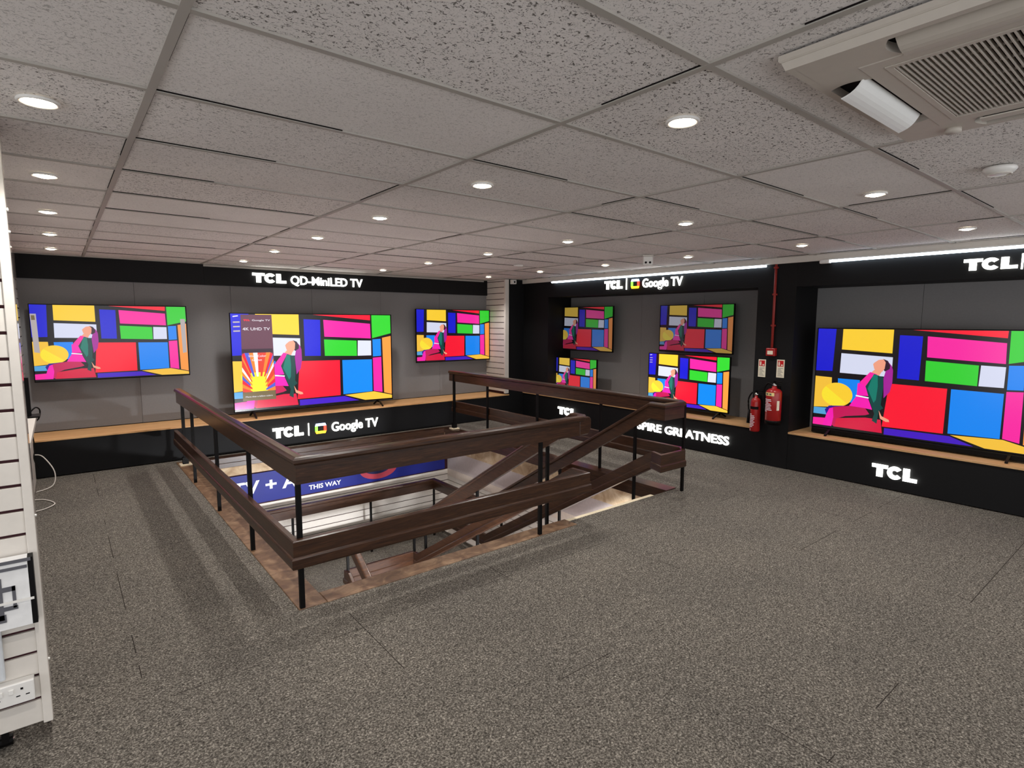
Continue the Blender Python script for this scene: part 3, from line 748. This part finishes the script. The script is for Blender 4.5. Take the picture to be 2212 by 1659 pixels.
# boxed TV wall bracket
t = thing('bracket_box', 'white box printed with a TV wall bracket hanging on the left panel', 'box', (-.42, PY-.064, .518))
obj('carton', nb((0, .272, 0, .050, 0, .262)), M['boxwhite'], t)
obj('carton_side', nb((.272, .288, 0, .050, 0.0, .262)), M['blackmetal'], t)
bm = nb((.0, .282, -.004, .0, .250, .262), (.0, .27, -.004, 0, .225, .236))
obj('mount_rail', bm, M['boxprint'], t)
bm = nb((.175, .195, -.003, 0, .04, .20), (.195, .232, -.003, 0, .146, .164), (.222, .232, -.003, 0, .08, .164), (.195, .235, -.003, 0, .073, .088), (.168, .2, -.003, 0, .03, .06))
obj('printed_bracket', bm, M['boxprint'], t)
obj('strap', nb((0, .283, -.006, -.003, .098, .107)), M['whitegloss'], t)
# double socket
t = thing('double_socket', 'white double power socket block low on the left panel', 'power socket', (-.33, PY-.045, .205))
bm = bmesh.new(); rbox(bm, 0, .168, 0, .044, 0, .083, .004, 2); obj('face_plate', bm, M['whitegloss'], t)
obj('switch', nb((.060, .076, -.005, 0, .046, .066)), M['whitegloss'], t, bevel=.002)
obj('switch', nb((.092, .108, -.005, 0, .046, .066)), M['whitegloss'], t, bevel=.002)
for dx in (.105, .02):
    obj('socket_hole', nb((dx+.022, dx+.030, -.001, 0, .055, .063), (dx+.008, dx+.020, -.001, 0, .030, .034), (dx+.036, dx+.048, -.001, 0, .030, .034)), M['dark'], t)
# white counter, cables and bracket behind the panel
t = thing('wall_counter', 'small white shelf unit standing at the left wall behind the panel', 'shelf unit', (-.30, 6.0, 0))
obj('counter_top', nb((-.008, .105, -1.0, .55, .80, .84)), M['white'], t, bevel=.003)
obj('side_panel', nb((-.008, .02, .50, 1.62, 0, .78)), M['white'], t)
bm = bmesh.new(); box(bm, .025, .075, .33, .37, .84, 1.18); box(bm, .02, .13, .25, .45, .84, .852)
tag(obj('screen_stand', bm, M['blackmetal']), 'black upright screen support on the white shelf at the left wall', 'stand'); bpy.data.objects['screen_stand'].location = (-.30, 6.0, 0)
def cable(pts, r, m, label):
    bm = bmesh.new(); tube(bm, pts, r); return tag(obj('cable', bm, m, smooth=True), label, 'cable')
cable([(-.262, 7.35, .32), (-.20, 7.3, .30), (-.12, 7.2, .16), (-.14, 7.15, .03), (-.27, 7.05, .006)], .005, M['white'], 'white cable looping down to the floor at the left wall')
cable([(-.30, 6.3, .012), (-.20, 6.35, .01), (-.125, 6.5, .008), (-.2, 6.7, .008), (-.30, 6.75, .01)], .005, M['white'], 'white cable loop lying flat on the carpet at the left wall')
cable([(-.24, 6.47, .86), (-.2, 6.5, .9), (-.175, 6.6, .86), (-.19, 6.62, .78), (-.25, 6.6, .74)], .006, M['blackmetal'], 'black cable hanging over the edge of the white shelf')
cable([(-.25, 6.6, .74), (-.24, 6.8, .5), (-.26, 7.0, .35), (-.24, 7.2, .2)], .005, M['blackmetal'], 'black cable hanging below the white shelf')

# ---------------------------------------------------------------- air conditioning cassette
AX, AY, AZ = 2.07, .315, CEIL
t = thing('air_conditioner', 'white ceiling air conditioning cassette with grille and open flaps', 'air conditioner', (AX, AY, AZ))
S = .497; ZB = -.038
def ring(bm, a, b, z0, z1):
    for x0, x1, y0, y1 in ((-b, -a, -b, b), (a, b, -b, b), (-a, a, a, b), (-a, a, -b, -a)): box(bm, x0, x1, y0, y1, z0, z1)
def sqring(bm, prof):
    """square rings joined: prof = [(half size, z)]"""
    rs = [[bm.verts.new((sx*h, sy_*h, z)) for sx, sy_ in ((-1, -1), (1, -1), (1, 1), (-1, 1))] for h, z in prof]
    for a, b in zip(rs, rs[1:]):
        for k in range(4): bm.faces.new((a[k], a[(k+1) % 4], b[(k+1) % 4], b[k]))
bm = bmesh.new(); sqring(bm, [(S, 0), (S, -.014), (S-.004, -.018), (S-.006, -.018), (S-.014, ZB), (.462, ZB), (.462, -.01)])
obj('frame', bm, M['acwhite'], t)
bm = bmesh.new(); sqring(bm, [(.352, -.01), (.352, ZB), (.349, ZB-.002), (.306, ZB-.002), (.303, ZB), (.303, -.03)])
obj('inner_frame', bm, M['acwhite'], t)
for sx in (-1, 1):
    for sy_ in (-1, 1):
        bm = bmesh.new(); n_ = 8
        pts = [(.462, .462), (.352, .462)]
        pts = [(.4625, .4625), (.245, .4625)]+[(.245+.107*math.sin(PI/2*k/n_)*.0+.02*math.sin(PI*k/n_), .4625-.1105*k/n_) for k in range(1, n_+1)]+[(.352, .352)]
        pts += [(.4625-.1105*(n_-k)/n_, .245+.02*math.sin(PI*k/n_)) for k in range(0, n_)]+[(.4625, .245)]
        a = [bm.verts.new((sx*x, sy_*y, ZB)) for x, y in pts]; b = [bm.verts.new((sx*x, sy_*y, -.015)) for x, y in pts]
        bm.faces.new(a); bm.faces.new(b[::-1])
        for k in range(len(pts)): bm.faces.new((a[k], b[k], b[(k+1) % len(pts)], a[(k+1) % len(pts)]))
        obj('corner_cover', bm, M['acwhite'], t)
obj('slot_recess', nb((-.463, .463, -.463, .463, -.012, -.004)), M['dark'], t)
obj('grille_backing', nb((-.304, .304, -.304, .304, -.020, -.015)), M['dark'], t)
bm = bmesh.new()
for k in range(46):
    y = -.285+.0126*k; box(bm, -.29, .29, y, y+.0034, ZB-.002, ZB+.010)
for k in range(5):
    x = -.2+.1*k; box(bm, x, x+.003, -.29, .29, ZB+.006, ZB+.012)
ring(bm, .288, .304, ZB-.004, ZB+.014)
obj('grille', bm, M['acwhite'], t)
def flap(m, ln, wd, loc, rot):
    bm = bmesh.new(); n_ = 6
    pr = [(wd*k/n_, -.010*math.sin(PI*k/n_)) for k in range(n_+1)]
    poly = pr+[(a, b+.004) for a, b in pr[::-1]]
    a = [bm.verts.new((-ln, y, z)) for y, z in poly]; b = [bm.verts.new((ln, y, z)) for y, z in poly]
    bm.faces.new(a); bm.faces.new(b[::-1])
    for k in range(len(poly)): bm.faces.new((a[k], b[k], b[(k+1) % len(poly)], a[(k+1) % len(poly)]))
    o = obj('flap', bm, m, t); o.location = loc; o.rotation_euler = rot
flap(M['acflap'], .232, .075, (-.03, .365, -.030), (-math.radians(38), 0, 0))
flap(M['acwhite'], .240, .085, (-.352, 0, -.046), (math.radians(14), 0, PI/2))
flap(M['acwhite'], .240, .085, (.352, 0, -.046), (math.radians(14), 0, -PI/2))
flap(M['acwhite'], .240, .085, (0, -.352, -.046), (math.radians(14), 0, PI))
bm = bmesh.new(); cyl(bm, (0, 0, 0), (0, 0, .016), .024, 20); o = obj('clip', bm, M['acwhite'], t, smooth=True); o.location = (.43, .33, ZB-.014)

# ---------------------------------------------------------------- small ceiling and wall fittings
t = thing('smoke_detector', 'round white detector on the ceiling at the right edge', 'detector', (3.45, .70, CEIL))
bm = bmesh.new(); lathe(bm, [(0, 0), (.062, 0), (.065, -.010), (.055, -.024), (.030, -.034), (0, -.036)], 32); obj('detector_body', bm, M['whitegloss'], t, smooth=True)
bm = bmesh.new(); lathe(bm, [(.044, -.028), (.048, -.030), (.048, -.034), (.040, -.034), (.040, -.030)], 32); obj('detector_ring', bm, M['white'], t, smooth=True)
bm = bmesh.new(); lathe(bm, [(0, 0), (.06, 0), (.06, -.012), (.045, -.022), (0, -.024)], 28)
tag(obj('ceiling_disc', bm, M['whitegloss'], smooth=True), 'flat white disc on the ceiling above the white slatted wing', 'detector'); bpy.data.objects['ceiling_disc'].location = (4.62, 5.64, CEIL)
t = thing('twin_sensor', 'white box with two dark eyes hanging from the ceiling above the group of four televisions', 'sensor', (5.02, 3.92, CEIL), -.9)
obj('sensor_base', nb((-.055, .055, -.035, .035, -.012, 0)), M['white'], t)
bm = bmesh.new(); rbox(bm, -.052, .052, -.035, .035, -.105, -.012, .012, 3); obj('sensor_body', bm, M['whitegloss'], t)
for dx in (-.022, .022):
    bm = bmesh.new(); cyl(bm, (dx, -.034, -.080), (dx, -.039, -.080), .012, 14); obj('sensor_eye', bm, M['dark'], t)
t = thing('corner_camera', 'small white camera box beside the top of the white post', 'camera', (6.13, 7.62, CEIL-.005))
bm = bmesh.new(); rbox(bm, -.045, .045, -.04, .03, -.075, 0, .008, 2); obj('camera_body', bm, M['whitegloss'], t)
bm = bmesh.new(); cyl(bm, (0, -.038, -.04), (0, -.046, -.04), .016, 16); obj('camera_lens', bm, M['dark'], t)
bm = bmesh.new(); rbox(bm, 0, .155, -.022, 0, 0, .085, .006, 2)
tag(obj('wall_thermostat', bm, M['whitegloss']), 'small pale rectangular plate on the black wall', 'thermostat'); bpy.data.objects['wall_thermostat'].location = (6.52, 7.66, 1.828)

# fire point on the pillar
t = thing('alarm_conduit', 'thin red vertical pipe running down the black pillar', 'pipe', (XP-.028, 3.187, 1.375))
bm = bmesh.new(); cyl(bm, (0, 0, 0), (0, 0, CEIL-1.375-.065), .014, 14)
obj('pipe', bm, M['redpipe'], t, smooth=True)
for z in (.25, .6, .9): obj('pipe_clip', nb((-.018, .026, -.018, .018, z, z+.02)), M['redpipe'], t)
t = thing('fire_call_point', 'red fire call point box at the foot of the red pipe', 'alarm', (XP-.002, 3.19, 1.288), -PI/2)
bm = bmesh.new(); rbox(bm, -.052, .052, -.055, 0, 0, .09, .006, 2); obj('box_body', bm, M['redp'], t)
obj('glass_panel', nb((-.032, .032, -.058, -.055, .018, .060)), M['paper'], t)
for y, z, side in ((3.303, 1.036, 'left'), (3.086, 1.044, 'right')):
    t = thing('extinguisher_notice', 'cream notice card with red panel, %s of the pair above the extinguishers' % side, 'notice', (XP-.004, y, z), -PI/2)
    W_, H_ = .088, .205
    obj('card', nb((-W_/2, W_/2, -.003, 0, 0, H_)), M['paper'], t)
    obj('red_panel', nb((-.033, .033, -.004, -.003, H_-.078, H_-.012)), M['redink'], t)
    obj('pictogram', nb((-.024, -.008, -.0048, -.004, H_-.070, H_-.03), (-.020, -.012, -.0048, -.004, H_-.028, H_-.020), (.006, .026, -.0048, -.004, H_-.070, H_-.055)), M['paper'], t)
    obj('small_print', nb(*[(-.030, .030-.012*(k % 3), -.004, -.003, .018+.014*k, .018+.014*k+.005) for k in range(7)]), M['greyink'], t)
def extinguisher(label, y, z, r, h, hose=True, big=True):
    t = thing('fire_extinguisher', label, 'fire extinguisher', (XP-r-.03, y, z), -PI/2)
    bm = bmesh.new()
    lathe(bm, [(0, 0), (r*.9, 0), (r, .012), (r, h*.86), (r*.93, h*.92), (r*.7, h*.97), (r*.32, h), (r*.3, h+.02), (0, h+.02)], 32)
    obj('cylinder', bm, M['redp'], t, smooth=True)
    if big:
        bm = bmesh.new(); lathe(bm, [(0, -.035), (r*1.02, -.035), (r*1.04, 0), (r*1.04, .012), (0, .012)], 32); obj('base_boot', bm, M['blackmetal'], t, smooth=True)
    def band(z0, z1, a0, a1, m, nm, rr=1.012):
        bm = bmesh.new(); n = 10
        for k in range(n):
            p = math.radians(a0+(a1-a0)*k/n); q = math.radians(a0+(a1-a0)*(k+1)/n)
            vs = [bm.verts.new((r*rr*math.sin(a_), -r*rr*math.cos(a_), zz)) for a_, zz in ((p, z0), (q, z0), (q, z1), (p, z1))]
            bm.faces.new(vs)
        o = obj(nm, bm, m, t)
        so = o.modifiers.new('s', 'SOLIDIFY'); so.thickness = .001
    if big:
        band(h*.78, h*.88, -62, 28, M['yellowish'], 'type_label'); band(h*.805, h*.855, -40, 8, M['greyink'], 'type_print', 1.02)
        band(h*.35, h*.64, 50, 70, M['paper'], 'side_label', 1.014)
    else: band(h*.66, h*.74, -80, 60, M['dark'], 'type_label')
    rnd = random.Random(int(y*100))
    for k in range(9):
        z0 = h*(.30+.045*k) if big else h*(.14+.045*k)
        a0 = -58+rnd.uniform(0, 14); a1 = a0+rnd.uniform(30, 75)
        band(z0, z0+h*.018, a0, a1, M['ink'], 'instruction_print')
    bm = bmesh.new(); cyl(bm, (0, 0, h+.015), (0, 0, h+.055), .016, 14); cyl(bm, (-.025, 0, h+.035), (.025, 0, h+.035), .011, 12)
    obj('valve', bm, M['chrome'], t, smooth=True)
    bm = bmesh.new(); box(bm, .0, .085, -.010, .010, h+.048, h+.056); box(bm, .0, .075, -.010, .010, h+.072, h+.080); box(bm, -.01, .01, -.010, .010, h+.045, h+.08)
    obj('handle', bm, M['blackmetal'], t)
    bm = bmesh.new(); tube(bm, [(-.02, 0, h+.035), (-r*.9, 0, h+.05), (-r-.035, .0, h*.93), (-r-.028, 0, h*.6), (-r-.022, 0, h*.33 if big else h*.5)], .010 if big else .009, 10)
    obj('hose', bm, M['blackmetal'], t, smooth=True)
    if not big:
        bm = bmesh.new(); lathe(bm, [(0, 0), (.012, 0), (.026, -.16), (0, -.16)], 16, Matrix.Translation((-r-.022, 0, h*.62))); obj('horn', bm, M['blackmetal'], t, smooth=True)
    obj('wall_bracket', nb((-.02, .02, r-.005, r+.028, h*.5, h*.56), (-.02, .02, r+.015, r+.03, h*.3, h+.02)), M['blackmetal'], t)
    return t
extinguisher('slim red fire extinguisher with black horn, left of the pair', 3.312, .40, .056, .40, big=False)
extinguisher('wide red fire extinguisher with cream label, right of the pair', 3.09, .555, .084, .375, big=True)
